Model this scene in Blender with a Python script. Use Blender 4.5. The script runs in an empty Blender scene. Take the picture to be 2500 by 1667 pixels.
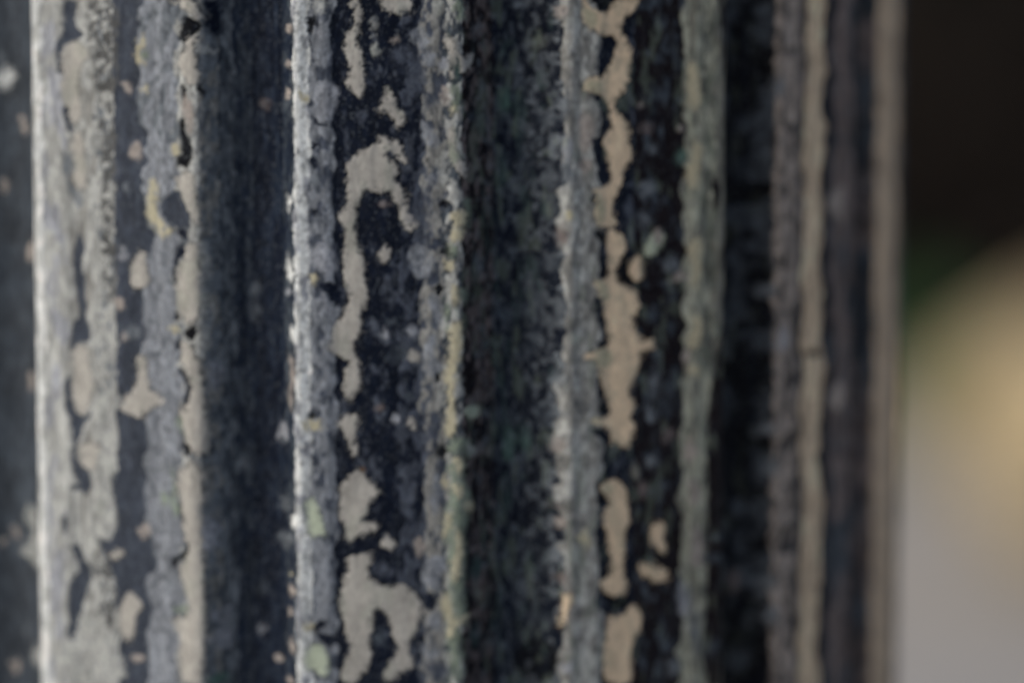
import bpy, math, random
import numpy as np

# ------------------------------------------------------------------ camera, light, exposure
scene = bpy.context.scene
cam_data = bpy.data.cameras.new("camera")
cam = bpy.data.objects.new("camera", cam_data)
scene.collection.objects.link(cam)
scene.camera = cam
cam.location = (0.0, -1.226, 1.5)
cam.rotation_euler = (math.radians(90 - 7.5), 0.0, math.radians(-1.782))
cam_data.sensor_width = 36.0
cam_data.lens = 150.0
cam_data.clip_start = 0.05
cam_data.clip_end = 500.0
cam_data.dof.use_dof = True
cam_data.dof.focus_distance = 1.057
cam_data.dof.aperture_fstop = 3.1
cam_data.dof.aperture_blades = 9

SUN_AZ, SUN_EL = -68.0, 33.0        # bearing seen from the column (negative: camera left), height
world = bpy.data.worlds.new("World")
scene.world = world
world.use_nodes = True
wn = world.node_tree
wn.nodes.clear()
sky = wn.nodes.new("ShaderNodeTexSky")
sky.sky_type = 'NISHITA'
sky.sun_disc = False
sky.sun_elevation = math.radians(SUN_EL)
sky.air_density = 1.0
sky.dust_density = 5.0
sky.ozone_density = 1.0
bgn = wn.nodes.new("ShaderNodeBackground")
bgn.inputs["Strength"].default_value = 0.15
wout = wn.nodes.new("ShaderNodeOutputWorld")
wn.links.new(sky.outputs[0], bgn.inputs[0])
wn.links.new(bgn.outputs[0], wout.inputs[0])

a, e = math.radians(SUN_AZ), math.radians(SUN_EL)
to_sun = (math.sin(a) * math.cos(e), -math.cos(a) * math.cos(e), math.sin(e))
sky.sun_rotation = math.atan2(to_sun[0], to_sun[1])
sd = bpy.data.lights.new("sun", 'SUN')
sd.energy = 1.2
sd.angle = math.radians(20)
sd.color = (0.98, 0.99, 1.0)
sun = bpy.data.objects.new("sun", sd)
scene.collection.objects.link(sun)
from mathutils import Vector
sun.rotation_euler = Vector(to_sun).to_track_quat('Z', 'Y').to_euler()

scene.view_settings.view_transform = 'Standard'
scene.view_settings.look = 'None'
scene.view_settings.gamma = 1.0
scene.view_settings.use_curve_mapping = False
scene.view_settings.exposure = -0.25

# ------------------------------------------------------------------ helpers
def link_mesh(name, verts, faces, mat, parent=None, smooth=True):
    me = bpy.data.meshes.new(name)
    me.from_pydata(verts, [], faces)
    if smooth:
        me.polygons.foreach_set("use_smooth", [True] * len(me.polygons))
    me.materials.append(mat)
    o = bpy.data.objects.new(name, me)
    scene.collection.objects.link(o)
    o.parent = parent
    return o

def tag(o, label=None, cat=None, group=None, kind=None):
    if label: o["label"] = label
    if cat: o["category"] = cat
    if group: o["group"] = group
    if kind: o["kind"] = kind

def lin(c):
    c = np.asarray(c, float) / 255.0
    return np.where(c <= 0.04045, c / 12.92, ((c + 0.055) / 1.055) ** 2.4)

def simple_mat(name, col_a, col_b, scale, rough=0.8, bump=0.0, stretch=(1, 1, 1), pos=(0.35, 0.65)):
    m = bpy.data.materials.new(name)
    m.use_nodes = True
    nt = m.node_tree
    b = nt.nodes["Principled BSDF"]
    b.inputs["Roughness"].default_value = rough
    tc = nt.nodes.new("ShaderNodeTexCoord")
    mp = nt.nodes.new("ShaderNodeMapping")
    mp.inputs["Scale"].default_value = stretch
    no = nt.nodes.new("ShaderNodeTexNoise")
    no.inputs["Scale"].default_value = scale
    no.inputs["Detail"].default_value = 6
    cr = nt.nodes.new("ShaderNodeValToRGB")
    cr.color_ramp.elements[0].position = pos[0]
    cr.color_ramp.elements[1].position = pos[1]
    cr.color_ramp.elements[0].color = (*col_a, 1)
    cr.color_ramp.elements[1].color = (*col_b, 1)
    nt.links.new(tc.outputs["Object"], mp.inputs[0])
    nt.links.new(mp.outputs[0], no.inputs["Vector"])
    nt.links.new(no.outputs["Fac"], cr.inputs[0])
    nt.links.new(cr.outputs[0], b.inputs["Base Color"])
    if bump:
        bu = nt.nodes.new("ShaderNodeBump")
        bu.inputs["Strength"].default_value = bump
        nt.links.new(no.outputs["Fac"], bu.inputs["Height"])
        nt.links.new(bu.outputs[0], b.inputs["Normal"])
    return m

# ------------------------------------------------------------------ ground
m_ground = simple_mat("grey_paving", (0.32, 0.308, 0.29), (0.41, 0.395, 0.37), 1.2, 0.85, 0.2)
G = 120.0
ground = link_mesh("ground", [(-G, -G, 0), (G, -G, 0), (G, G, 0), (-G, G, 0)], [(0, 1, 2, 3)], m_ground)
tag(ground, kind="structure")
MARKS = """
D -86.3 86.9 -81.8 87 -82.7 84 -82.4 79.5 -79.2 78.5 -81 77 -84.9 75.8 -86.5 73.1 -88 70.4 -88.9 72.7 -88.8 75.7 -86.4 78 -86 82.1
D -88.2 71.2 -86.1 70.5 -86.2 68.3 -88 67.5 -88.7 69.3
D -87.4 59.2 -85.2 59.3 -84.8 57.1 -84.5 54.8 -83.2 54.1 -84.5 52.2 -85.2 53.3 -86 55.9
M -86.4 48 -84.2 47.3 -82.9 44.7 -83.9 42.4 -84.7 39.8 -83.5 38.3 -81.2 37.7 -80.8 34.7 -82.2 32.7 -84 35.7 -85.5 38.6 -86.2 42 -87 45.4
C -86.1 73.9 -84.2 75.8 -81 76.2 -78.8 74.8 -78.4 72.2 -80.2 71.4 -81.6 68.4 -82.2 63.9 -81.3 60.9 -80.9 57.2 -82.3 54.9 -84.1 55.2 -84.8 58.6 -86.7 60 -87.1 64.5 -86.6 69.4 -87 72
C -84.1 51.8 -81.8 53.4 -80.5 51.2 -80.1 46.7 -78.9 42.3 -79.8 37.7 -81.6 38.4 -83.9 39 -84.7 41.3 -82.9 42.9 -82.9 45.9 -84.6 48.8
S -79 87.1 -69.4 87.3 -69.1 76.2 -69.2 66.5 -75 58.9 -76.7 66.3 -77.5 72.2 -79.2 77.8
S -75 61.1 -70.6 61.3 -71.1 28.8 -75.9 28.6 -74.4 40.6 -76 49.9
D -68.9 87.3 -63.4 87.4 -63.5 82.2 -66.9 81.8 -67 75.1 -65.7 72.6 -65.8 68.1 -69.2 66.5 -70.4 72.4 -69 79.9
Y -63.5 78.5 -61.8 78.6 -61.9 75.2 -63.6 73.7 -61.5 71.6 -61.9 70.4 -64.5 71.8 -65.3 73.3 -64 76.3
G -63.1 74.5 -61.5 74.5 -60.7 72.7 -62.4 72.3
P -69.2 66.5 -66.2 66.2 -65.6 63.7 -66.3 62.9 -68.4 65.1
Y -62.9 65.6 -60.8 65.3 -61 63.8 -62 63.4
P -65.1 51.4 -63.5 51.1 -62.9 46.3 -66.9 47.2 -66.4 49.9
Y -60.6 41.9 -58.8 41.5 -58.4 38.2 -59.1 34.1 -57.7 31.2 -54.8 29.5 -59.2 29.3 -62.5 32.5 -61.6 35.5 -61.1 39.2
D -58.2 35.6 -54.7 38.4 -52.2 39.2 -49.5 34.9 -48.4 29.8 -53.9 29.5 -56.8 32
K -51.2 84 -45.6 82.2 -45.7 79.3 -47.9 78.9 -49.9 76.7 -52.2 77.3 -51.2 80.3
K -51.9 66.3 -49.6 65.6 -49.6 61.9 -51.5 61.9
K -52.4 57 -50.1 58.2 -50.6 54.5 -49 52.7 -48.2 49 -49.1 45.3 -52.2 44.8 -53.7 46.6 -51.6 48.5 -51.6 51.5
C -49.5 77.4 -47.2 78.9 -45.7 76.7 -48.3 76.3 -47.6 71.9 -46 68.6 -48.8 66 -50.9 69.3 -52.7 71.1 -50.8 74.1
P -50.5 64.1 -47.7 61.2 -48.1 54.6 -49.7 53.4 -50.1 57.5 -51.5 60.4
C -53.8 41.8 -50.7 44.1 -48.2 44.2 -47.9 39.8 -46 29.8 -48.4 31.6 -50 34.9 -51.8 38.5
C -55.3 87.6 -47.4 87.7 -45.6 82.9 -47.9 84.1 -50.7 85.8 -54.1 86.5
M -57.4 85.3 -52 86.9 -51.7 84 -53.4 81 -54.2 77.3 -56.7 75.8 -58 79 -56.2 81.7
*Y -53.3 49.6 1.24 1.45
W -95.8 75.4 -91.7 77.1 -92.9 74.4 -95.1 73.2
W -104.9 50.3 -92.2 50.8 -92.6 47 -95.2 44.3
*W -115.1 64.8 2.07 2.69
*P -110.7 54.6 0.81 0.83
*P -109.3 52 0.94 1.65
*P -116.1 36.7 0.74 1.65
*M -67.9 39.4 0.86 0.83
*M -116.2 69.7 0.83 2.48
D -82.7 26.7 -80.9 26.1 -80.5 21.6 -81.9 18.9 -80.2 15.2 -81.2 11.3 -80.3 8.8 -80.4 4.2 -79 2 -79.5 -1.4 -83.2 -1.7 -85.3 -4.4 -86 -3.7 -84.8 0.2 -84.8 3.2 -83.1 4.8 -82.6 7.1 -83.5 11.2 -83.9 15 -84.6 19.5 -83.7 23.7
C -84.9 -4.8 -83.3 -2.4 -79.5 -2.6 -80.1 -5.6 -78.7 -9.4 -78.3 -13.1 -79.7 -17 -81.2 -20.2 -83.5 -20.3 -84.7 -17.3 -85 -13.5 -84.2 -9.7
D -86.5 -10.2 -85 -11.3 -85.1 -16.6 -83.9 -20.4 -80.7 -20.9 -79.8 -18.6 -78.4 -20.4 -81.2 -22.5 -82.7 -25.6 -84.1 -28.8 -83.7 -31.4 -85.7 -31.4 -84.8 -26.9 -85.5 -22.3 -87.1 -19.4 -86.9 -15.5 -87.5 -13.3
D -65.4 29.1 -60 29.3 -59.2 27.1 -60.9 24.4 -60.9 19.5 -62.6 23.6 -66.4 21.1 -66.8 25.3
S -75.5 28.6 -71.1 28.8 -70.9 10 -73.1 9.2 -75.7 15.4
C -66.4 21.1 -63 23.5 -62.2 19.8 -61 16.1 -61.4 14.2 -65.7 12.9 -66.9 15.9 -66.9 18.1
*P -70 9.3 1.1 1.45
*V -68.7 21.8 1.52 1.65
*P -68.4 0.9 0.86 1.03
*M -66.2 2 2.15 1.65
L -61 13.5 -57.5 11.8 -55 10.1 -54.2 7.1 -55.9 3.3 -56.8 -1.6 -59.5 -2.6 -61.6 -2.3 -62.4 1.4 -63.6 5.9 -62.7 11.2
L -58.3 26 -54 25.8 -53.6 19.1 -55.7 15.3 -58.9 15.8 -60.1 21
L -61.2 -3.8 -56.4 -3.9 -53.1 -6 -50.9 -9.2 -50.5 -12.6 -52.4 -16.1 -56.1 -15.5 -60.5 -14 -62.6 -9.2
C -49.6 25.7 -47 26.1 -46.7 18.6 -46.1 11.2 -48.3 5.2 -50.7 5.1 -52.9 8.3 -53.3 13.5 -53.3 18.4 -52.4 21 -50.1 22.3
C -52.6 0.4 -48.7 -0.1 -47.6 -3.8 -50 -6.1 -52.7 -5.2 -51.8 -2.2
C -53.6 -17.3 -50.1 -16.7 -48.4 -11.3 -46.3 -9.4 -46.1 -29 -48.6 -27.5 -50.2 -24.2 -51.6 -21.7
Y -60 29.3 -53.9 29.6 -53.9 28.1 -57.3 26.8 -59.6 27.8
D -53.9 29.6 -50 29.8 -49.6 26.4 -52.3 27
D -54 23.2 -50.9 26.3 -50.5 23 -52.8 21 -53.7 18.4 -53.3 14.6 -54.5 15.3
K -51.3 3.5 -47.5 4.8 -46.5 2.6 -48.3 0.7 -51.3 1.3
K -53.8 8.6 -52.6 7.2 -52.6 5.3 -54.2 6.4
D -53 1.5 -52.2 0.1 -52.7 -2.2 -54.3 -2.3
D -53.5 -6.4 -51.4 -7 -48.8 -10.6 -49.6 -13.3 -50.6 -16.7 -52.4 -16.9 -51.5 -13.4 -50.9 -10.7 -52.7 -8.2
C -65.9 -4 -62 -3.9 -62.5 -8.4 -61.3 -12.9 -57.4 -14.9 -56.9 -16 -60.5 -17.4 -63.5 -20.2 -68.2 -19.7 -70.4 -17.5 -69.9 -15.6 -67.3 -14 -65.6 -10.8 -65.1 -7.8
N -78.8 -13.2 -69.9 -14.5 -69.5 -17.1 -72.6 -18.8 -71.8 -24.1 -70.5 -27.1 -71.9 -30.5 -79.1 -31
D -72.6 -18.4 -69.5 -19 -63.6 -20.6 -61.9 -25.4 -61.9 -29.9 -70.6 -30.4 -70.5 -24
L -59.7 -16.9 -54.5 -18.1 -52 -21.7 -51.2 -25.4 -52.6 -29.3 -60.7 -29.8 -62.3 -25.4 -62.7 -20.5
G -54.5 -18.9 -52 -18.7 -51.2 -24.7 -53.3 -22.2
K -50.7 -25 -49 -26.4 -49.4 -29 -52.2 -29.2
Y -55.9 4 -53 4.5 -52.6 2.7 -54.2 1.9 -55 3.3
C -83.2 -28.7 -79.9 -26.9 -76.3 -28.2 -76.3 -30.8 -83.7 -31.4
*P -107 20 1.7 2.48
*P -108 -14.5 1.49 2.48
D -85.7 -31.3 -84.1 -31.3 -82.8 -33.5 -80.5 -34.4 -79.2 -37.8 -79.2 -40.1 -82 -41.8 -82.9 -40.4 -85.8 -40.5 -85.3 -39 -83.4 -38.9 -84.6 -36.7 -85.3 -34.4
*D -87.7 -49.5 1.18 2.07
D -86 -54.8 -83.6 -54.6 -82.3 -57.2 -81.8 -59.5 -79.5 -60.1 -80.1 -63.6 -81.1 -67.9 -82.9 -71.9 -84.4 -76.7 -85.1 -80.2 -86.3 -80.6 -87.7 -79.2 -86.7 -75.6 -87.1 -69.9 -86.5 -65.6 -84.9 -63.2 -83.7 -60.4 -84.9 -58.2
C -82.8 -31.2 -76.8 -30.7 -76.4 -33.4 -78.7 -35.1 -80.5 -34.4 -82.8 -33.1
N -71.9 -29.6 -71.9 -34.2 -73.3 -37.3 -72.5 -41.9 -71.3 -47.1 -72.2 -50.2 -74 -53.4 -77.5 -52.2 -77.2 -55.2 -79.4 -55.4 -79.1 -30.1
S -77.5 -52.2 -74 -53.4 -74.1 -59.6 -71.9 -64.8 -72.9 -70.6 -72 -72.5 -72.6 -78.3 -75.2 -76.6 -76.1 -72.1 -79.3 -75.1 -80.2 -72.4 -76 -69 -76.8 -63.7 -79.6 -63.9 -79.5 -57.7
D -71.9 -34.2 -63.3 -34.8 -63.4 -40.5 -63.5 -46.6 -64.8 -48.2 -65.2 -51.3 -61.4 -51.4 -61 -55.9 -59.4 -57.7 -60.2 -60.1 -63.6 -61.5 -62.8 -66 -61.2 -68.6 -61.2 -70.5 -62.5 -72.9 -63.4 -77.5 -63 -82.5 -62.3 -87.1 -63.1 -89.7 -69.2 -90.3 -70.5 -87 -69.5 -83.8 -70.8 -81.2 -66.9 -78.6 -65.5 -73.9 -64.6 -70 -66.3 -67 -68 -65.6 -70.6 -68.5 -72 -72.5 -72.9 -70.6 -71.9 -64.8 -74.1 -59.6 -77.2 -55.2 -77.5 -52.2 -74 -53.4 -72.2 -50.2 -71.3 -47.1 -72.5 -41.9 -73.3 -37.3
C -74.9 -56.2 -70.9 -55.1 -68.7 -55.7 -71.4 -57.8 -73.6 -58.4
*P -63.5 -49.2 1.49 1.86
C -70.2 -68.1 -67.5 -65.6 -65.4 -67.7 -63.7 -69.1 -65.9 -71.2 -66.8 -75.9 -68.2 -79.5 -69.9 -79.2 -71.2 -76.3 -71.2 -71.6
N -83.5 -72.8 -79.7 -73.2 -75.2 -76.6 -74.4 -80.4 -70 -83.8 -69.6 -90.3 -91.8 -92.4 -90.6 -81.9 -85.2 -81 -84.1 -76.7
*P -65.6 -83.5 1.73 1.03
L -60.7 -33.9 -57.6 -34 -55.5 -36.5 -54.7 -40.6 -53.1 -45.1 -52.4 -48.8 -51.5 -52.6 -54.1 -55.4 -58 -56.5 -60.6 -54.4 -61.4 -50.2 -63 -45 -63.8 -39.7 -62.5 -35.5
G -55.9 -31.6 -54.2 -32.3 -53.9 -37.9 -52.7 -41.6 -53.1 -45.1 -54.8 -44.4 -56.4 -40.7 -54.7 -36.8
C -53.4 -32.6 -48.2 -31.5 -46.5 -36.4 -46.6 -50 -49.3 -51.6 -51.5 -49.1 -52.7 -47 -52.7 -41.6 -53.9 -37.5
K -51 -51.3 -49.7 -53.1 -51.1 -55.9 -53.3 -56.5 -54.9 -59.3 -56.2 -57.8 -53.3 -55 -51.5 -53.7
C -53.3 -56.9 -50.1 -56.2 -46.7 -57.6 -46.6 -88.4 -54 -88.9 -53.6 -82.5 -54.3 -74.9 -56.3 -71.9 -50.8 -70.7 -49.4 -67.9 -51.2 -63.2 -53.3 -60.7
L -62.8 -61.4 -59 -59.2 -55 -60.8 -51.7 -64.4 -50.7 -68 -55 -69.2 -56.3 -71.2 -54.3 -75.6 -54.8 -82.5 -54.5 -89 -61.8 -89.6 -62.2 -83.2 -63 -77.5 -61.2 -70.9 -62 -66.3
G -55.9 -68.9 -50.3 -67.2 -50.3 -69.9 -53.4 -70.6 -55.1 -69.9
*G -57.5 -40.8 0.94 1.65
*M -56.2 -62.4 1.05 0.83
*L -57.2 -77 2.64 2.89
N -111.3 -49.3 -108.2 -47.4 -104.7 -49.6 -106 -57.7 -95.2 -59 -105.3 -65.4 -107.9 -63.4 -112.6 -62 -113 -60 -109.2 -58.1 -108.4 -54.1 -111.4 -52.5
P -115.8 -54.3 -114.2 -53.8 -112.9 -56.9 -113.8 -58.1 -115.5 -55.9
*P -115.2 -91.8 1.24 1.65
*M -111.4 -82 0.79 1.65
*N -106.2 -87.9 2.73 2.48
*P -117.8 -58.3 0.83 0.83
C -50.2 87.7 -47.2 87.7 -46.2 84.4 -44.9 83.3 -46.2 82.2 -48.3 84.4 -50.3 85.5
D -46.2 87.7 -42.2 87.5 -42.3 76.4 -43.9 78.8 -45.7 81.1 -44.4 83.9
N -47.9 77.5 -46.2 76.3 -44.5 75.1 -42.8 75 -43.4 73.2 -45.1 73.7 -47.3 75.2
C -50.4 77 -48.3 77.8 -47 72.3 -46.3 67.9 -48.1 66 -50.5 67.1
K -47.3 66.8 -45.5 65.6 -45.2 63.4 -47 64.9
*P -23.5 71.5 0.84 1.03
*P -23.6 64 0.99 1.24
*P -23.1 80.8 0.97 1.03
*W -23.3 36.7 0.99 1.86
*Mp -31.3 60.8 1.34 1.24
*Md -38.1 65.2 1.24 1.65
*Md -37.2 49.9 2.07 2.48
*M -42.3 54.2 1.24 1.45
*M -43.9 45.8 1.03 2.48
*Md -25 60.9 1.62 1.24
N -47 26.8 -44.7 25.2 -44.3 16.5 -45 12.9 -44.9 5.4 -44.9 -1 -46.9 -3 -48.7 0.7 -47.2 5.9 -46.8 13 -47.4 22.4
C -51 26 -47.7 26.1 -47.1 20.5 -46.8 13 -47.2 7.4 -48.7 5.5 -51.3 5
K -51.3 3.9 -48.7 4.8 -47.2 3.3 -48.3 1.1 -51.4 1.6
C -51.4 -0.2 -48.7 -0.4 -47.6 -3.8 -46 -9.1 -45.8 -15.1 -45 -22.8 -45 -29.1 -49.1 -29 -51.7 -24.4 -51.6 -17.2 -48.9 -12.5 -50.1 -8 -51.5 -6.3
K -51.7 -25.1 -49.4 -26.4 -49.8 -29 -51.7 -29.2
*W -23.5 19.3 1.13 2.89
*V -23.9 13.6 0.86 0.83
*W -21.9 3.2 1.47 2.07
P -24.3 -2.5 -22.6 -2.5 -22.2 -7.3 -21.4 -8.7 -22.7 -10.3 -22.5 -14.4 -23 -17.9 -23.9 -14.8 -24.4 -11.2 -22.9 -8.5
*V -44.1 -7.9 1.45 3.31
*V -26.3 -22.9 1.81 2.48
*M -40 -1.2 0.83 1.45
*M -34.8 6.9 1.24 2.07
*M -34.7 13.3 1.24 2.07
*M -43.5 15.3 2.48 2.07
C -51.8 -31.4 -47.5 -29.9 -46.9 -36.4 -47 -47.7 -46.4 -59.1 -46.2 -70.5 -46.3 -88.4 -52.4 -88.8 -52.2 -70.9 -49.9 -69.1 -52.2 -63.3 -52 -56 -49.7 -53.5 -51.1 -51.4 -52 -51.1
*M -45.6 -43.3 1.65 2.48
*V -45.1 -49.4 1.86 3.72
*V -43.2 -70.8 2.27 1.86
*V -43 -77 2.07 2.27
*M -38.5 -31.8 1.45 1.65
*M -40.6 -60.2 1.45 1.45
*V -33.6 -75.3 1.39 1.16
*Md -33.7 -64.6 1.7 2.07
*Md -41.6 -41.8 1.65 1.65
*M -25.1 -50.8 2.15 2.07
*M -25.5 -41.4 1.6 1.65
W -23.9 -43.8 -19.6 -43.4 -18.9 -46.5 -21.9 -46.8 -23.3 -47.2
I -19.9 -40.7 -17.8 -38.5 -16.2 -40.8 -14.4 -46 -14 -49 -16.3 -48.7 -18.6 -49.5 -18.9 -44.6
*P -23.5 -63.2 1.23 1.45
*P -23.4 -77.9 1.36 1.86
*P -28.4 -82.4 1.73 0.74
*Y -23.5 -59.3 0.58 0.5
*P -23.9 -69 0.71 1.03
*P -24 -87.2 1.26 0.83
*T -43.9 -87.9 2.07 1.24
W -21.2 88 -16.8 88 -17.5 85.8 -19 83.6 -18.7 80.7 -19.1 78.5 -18 74.5 -18.7 71.2 -18.7 66 -18.8 61.6 -18.4 57.6 -18.1 55 -18.8 51.3 -19.3 44.7 -19.3 40.3 -18.6 35.8 -18.3 30.3 -20.8 30.4 -21.1 40.3 -21 51.3 -21.4 56.5 -22.1 60.9 -20.9 62.4 -20.9 69.7 -21.6 77
N -17.5 88 -12.7 88 -13.8 84.4 -15.3 84 -16.8 85.1
K -18.6 83.6 -16.1 84.3 -15.3 81.8 -16.8 81.4 -16.8 78.9 -18 78.8 -17.9 81
Y -20.2 65.3 -18.4 64.6 -17.5 62.7 -18.8 61.6 -20 62.7
V -16.8 80.7 -14.6 81.1 -13.5 78.5 -15 77.4 -16.4 79.2
V -16.2 66 -13.9 67.5 -10.7 66.4 -10.3 63.1 -11.5 60.1 -12.9 57.2 -14.7 57.6 -16.6 59.1 -15.8 61.6 -17.3 63.1
D -17.7 60.9 -16.6 58.3 -14.8 56.9 -12.6 56.8 -13.3 55.8 -15.5 56.1 -17.3 57.9
*D -16.3 51.3 0.83 0.83
*D -16.7 46.5 1.03 1.86
*M -16.3 42.5 1.03 1.65
*D -17.1 34.3 0.83 1.03
C -7.2 88 -5 88 -4.3 84.3 -5.1 80.7 -5.4 77.4 -4.3 74.8 -3.6 70.4 -3.7 66.4 -4.4 63.1 -5.9 63.8 -8.8 66.4 -8.8 67.5 -7.3 69.7 -8.1 72.6 -8.8 75.5 -9.3 77.4 -7.6 78.8 -6.9 81 -6.9 83.6 -6.1 85.1 -7.8 86.5
C -0.2 89.1 7.2 89 9.2 86.3 7.9 84.7 6 83.9 2.4 84.9 0.2 86.1
*N -1.2 82.1 0.91 1.57
N -1.4 79.2 -0.3 77 0.8 75.2 0.1 73.3 -1.4 73.3 -2.5 75.9 -1.7 77.4
P 2.7 77.7 4.9 79.2 5.7 78.1 3.8 76.8
L 8.6 80.6 11.2 81.4 13 78.4 11.9 74.8 9.7 76.2 7.5 78.1
*L 12.6 73 2.07 1.65
C 1.7 67.1 3.8 63.8 4.5 60.8 6.3 59.7 6.7 57.2 4.8 55.3 3.7 56.8 2.6 59.4 -0.4 59.4 -0.9 60.5 1.2 62.7
C 0.4 53.9 1.5 53.9 2.6 52 4.5 52.7 6.3 51.3 5.6 49.8 7 47.2 6.6 46.1 4.8 48 2.2 50.2 1.5 48.7 4.8 46.1 4.8 43.9 3.7 42.8 5.9 40.2 7.4 38 6.6 36.1 7.7 33.5 9.9 31.3 9.6 30.2 6.6 30.3 4.8 32.8 5.5 35 3.3 36.9 2.9 40.2 1 38.7 -1.5 39.9 -4.1 40.2 -4.9 37.6 -6 35.4 -6 30.3 -9.4 30.3 -10.9 32.8 -9.4 35.4 -7.9 37.6 -8.6 42.1 -8.2 47.2 -4.5 50.2 -0.4 51.7
L 10.8 58.6 13.3 54.9 15.6 52.7 14.8 50.1 12.2 50.9 10.4 54.2
L 11.8 43.1 13.7 44.6 15.1 42 13.3 40.6
*Ld 12.6 63 2.07 2.48
*Ld 11.1 35 3.31 3.72
*Ld 10.4 68.9 2.07 2.48
*Ld 6.8 73.3 2.89 2.48
*Mp 1.4 36.1 1.45 0.74
N 13.8 88 16.3 87.9 16 84.6 14.9 83.2 13.8 85
G 18.5 88 21.9 87.9 22.4 83.5 19.9 82.5 18.5 85.8
C 16.3 79.5 18.5 78.8 19.9 74.4 21.9 73.6 25 74.8 24.5 71.1 21.9 69.6 19.9 69.6 18.8 67.4 17.8 68.9 18.1 72.6 16.7 77
V 14.8 72.2 17.1 73.7 17.8 70.4 15.6 70
P 15.6 66.3 17.4 66 17.8 62.3 16.3 60.8 15.6 63.8
G 17.8 67.4 20.7 66.3 20.7 62.3 19.5 59.4 18.1 60.8
Y 17.8 61.2 19.5 60.8 18.8 58.6 17.8 59.3
C 17.4 55.7 19.2 56 18.8 51.3 20.3 48.3 22.3 46 22.3 41.9 20.3 43.9 18.4 46.8 17.4 51.2
G 17.4 52.7 18.8 52 19.9 47.6 18.8 46.1 17.4 49.4
N 15.2 49 17 50.5 17.7 47.6 17.3 42 15.9 40.2 14.8 45.3
K 14.8 37.2 18.1 36.9 17.7 35.4 15.5 35.4
Y 18.4 35 22.3 35.2 22.3 30.1 17.7 30.2
G 20.6 38.3 24.4 36.7 23.9 29.8 22.3 30.1 22.3 35.2
*Td 19.5 70.4 0.83 2.48
W -21.2 30.4 -18.6 30.3 -18.3 28.1 -19.4 26.3 -20.8 27
W -21.2 24.4 -19 24.4 -18.3 20.7 -18.7 18.1 -20.1 17.8 -21.2 22.2
W -20.9 13.3 -19.1 12.9 -18.7 7.3 -20.5 8.1
W -20.6 0.3 -18.4 0.2 -17.7 -3.1 -18.5 -8.7 -18.2 -12.5 -19.3 -14.3 -18.9 -17.7 -19.3 -21.4 -20.7 -21 -20.3 -18 -20.7 -10.5 -21 -3.1
Y -18 18.8 -16.4 19.2 -15.7 17 -16.9 15.9 -18.3 17
V -15.3 27.4 -12.7 25.5 -11.3 22.1 -11.3 18.4 -13.9 17.4 -15.3 19.2 -17.5 21.1 -17.2 24.8
V -15.3 14.4 -13.9 13.7 -12.1 9.5 -12.8 7.7 -14.3 10.3
L -15.4 -1.2 -12.9 -3.1 -11.5 -6.9 -11.8 -9.9 -14 -11.3 -15.1 -9.8 -14.7 -6.1 -16.6 -3.1
Y -19.3 -18.4 -14.8 -18.8 -14.5 -20.7 -16 -21.6 -20.4 -21.8
K -18.2 -17 -16.3 -17.7 -16.7 -18.8 -18.5 -18.5
D -16.5 16.3 -11.3 16.6 -9.1 12.5 -11 8.8 -13.1 12.9
C -9 30.3 -6 30.3 -6.1 26.6 -3.5 22.2 -4.2 18.4 -3.1 14.7 -3.5 11.4 -5 8 -4.7 3.2 -6.9 1.3 -7 -1.3 -5.1 -4.3 -5.1 -10.6 -7.4 -14 -8.8 -14 -9.8 -11.8 -9.6 -8.4 -8.1 -4.3 -9.6 -3.2 -11.4 -1.7 -13.4 -0.8 -12.1 1.3 -12.1 4.3 -11 6.5 -9.1 8.8 -7.6 11.8 -8.4 14.7 -9.5 18.4 -9.6 22.9 -9.1 26.6
*C 1.2 23.4 1.49 1.98
*V 1.3 3 1.08 1.36
*V 8.4 3.7 1.36 1.57
*Md 3.1 6.3 1.45 1.16
*C 9 -2.7 1.86 1.49
*V 3.8 -18.5 0.91 1.16
C 6.1 -18.9 8.3 -17.8 9.8 -20.5 9.1 -21.9 7.5 -21.2
*Mp -0.5 -15.7 0.91 0.83
*Md 7.2 -13.1 1.24 1.03
*Md 4.2 -1.7 2.48 2.07
C -11.9 -19.4 -8.9 -17.7 -5.5 -17.4 -5.6 -21.1 -6.6 -23 -5.6 -28.2 -7.1 -28.2 -8.5 -24.9 -9.7 -21.5
C 5.9 30.6 9.9 30.6 7.7 28.8
L 8.8 26.5 11.8 25.4 14.3 22.8 13.6 18.4 11.8 16.9 9.2 17.3 8.1 21 7 23.2
L 13.2 13.9 15.4 11.7 16.2 6.1 14.7 4.6 13.6 8.4 11.7 11.7
L 12.5 2.8 14.7 3.5 13.6 0.5 13.6 -3.2 16.5 -5.1 15 -7.3 12.4 -8.4 11 -5.5 11 -0.6
N 14.7 -10 16.5 -12.2 16.1 -16 14.7 -14.4
Ld 13.1 -16.3 15.4 -17.5 16.1 -22 11.3 -25.7 10.6 -23.8 12.4 -20
Y 18 30.3 22.3 30.1 21 27.3 19.1 25.8 17.7 27.3
G 18 26.2 20.6 25.8 19.8 22.1 17.6 22.5
Y 16.2 21.7 18.7 22.1 19.5 20.3 18 18.8 16.6 19.8
*K 16.8 24.5 1.16 1.65
*K 15.1 14.3 0.91 1.36
*K 14.7 -8.1 0.62 1.16
Y 18 15.8 20.2 15.8 20.2 10.2 18.3 10.2
G 20.2 15.4 23.3 14.3 22.7 10.7 20.6 10.2
G 16.5 12.4 18 10.2 17.6 4.2 16.5 4.2
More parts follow.
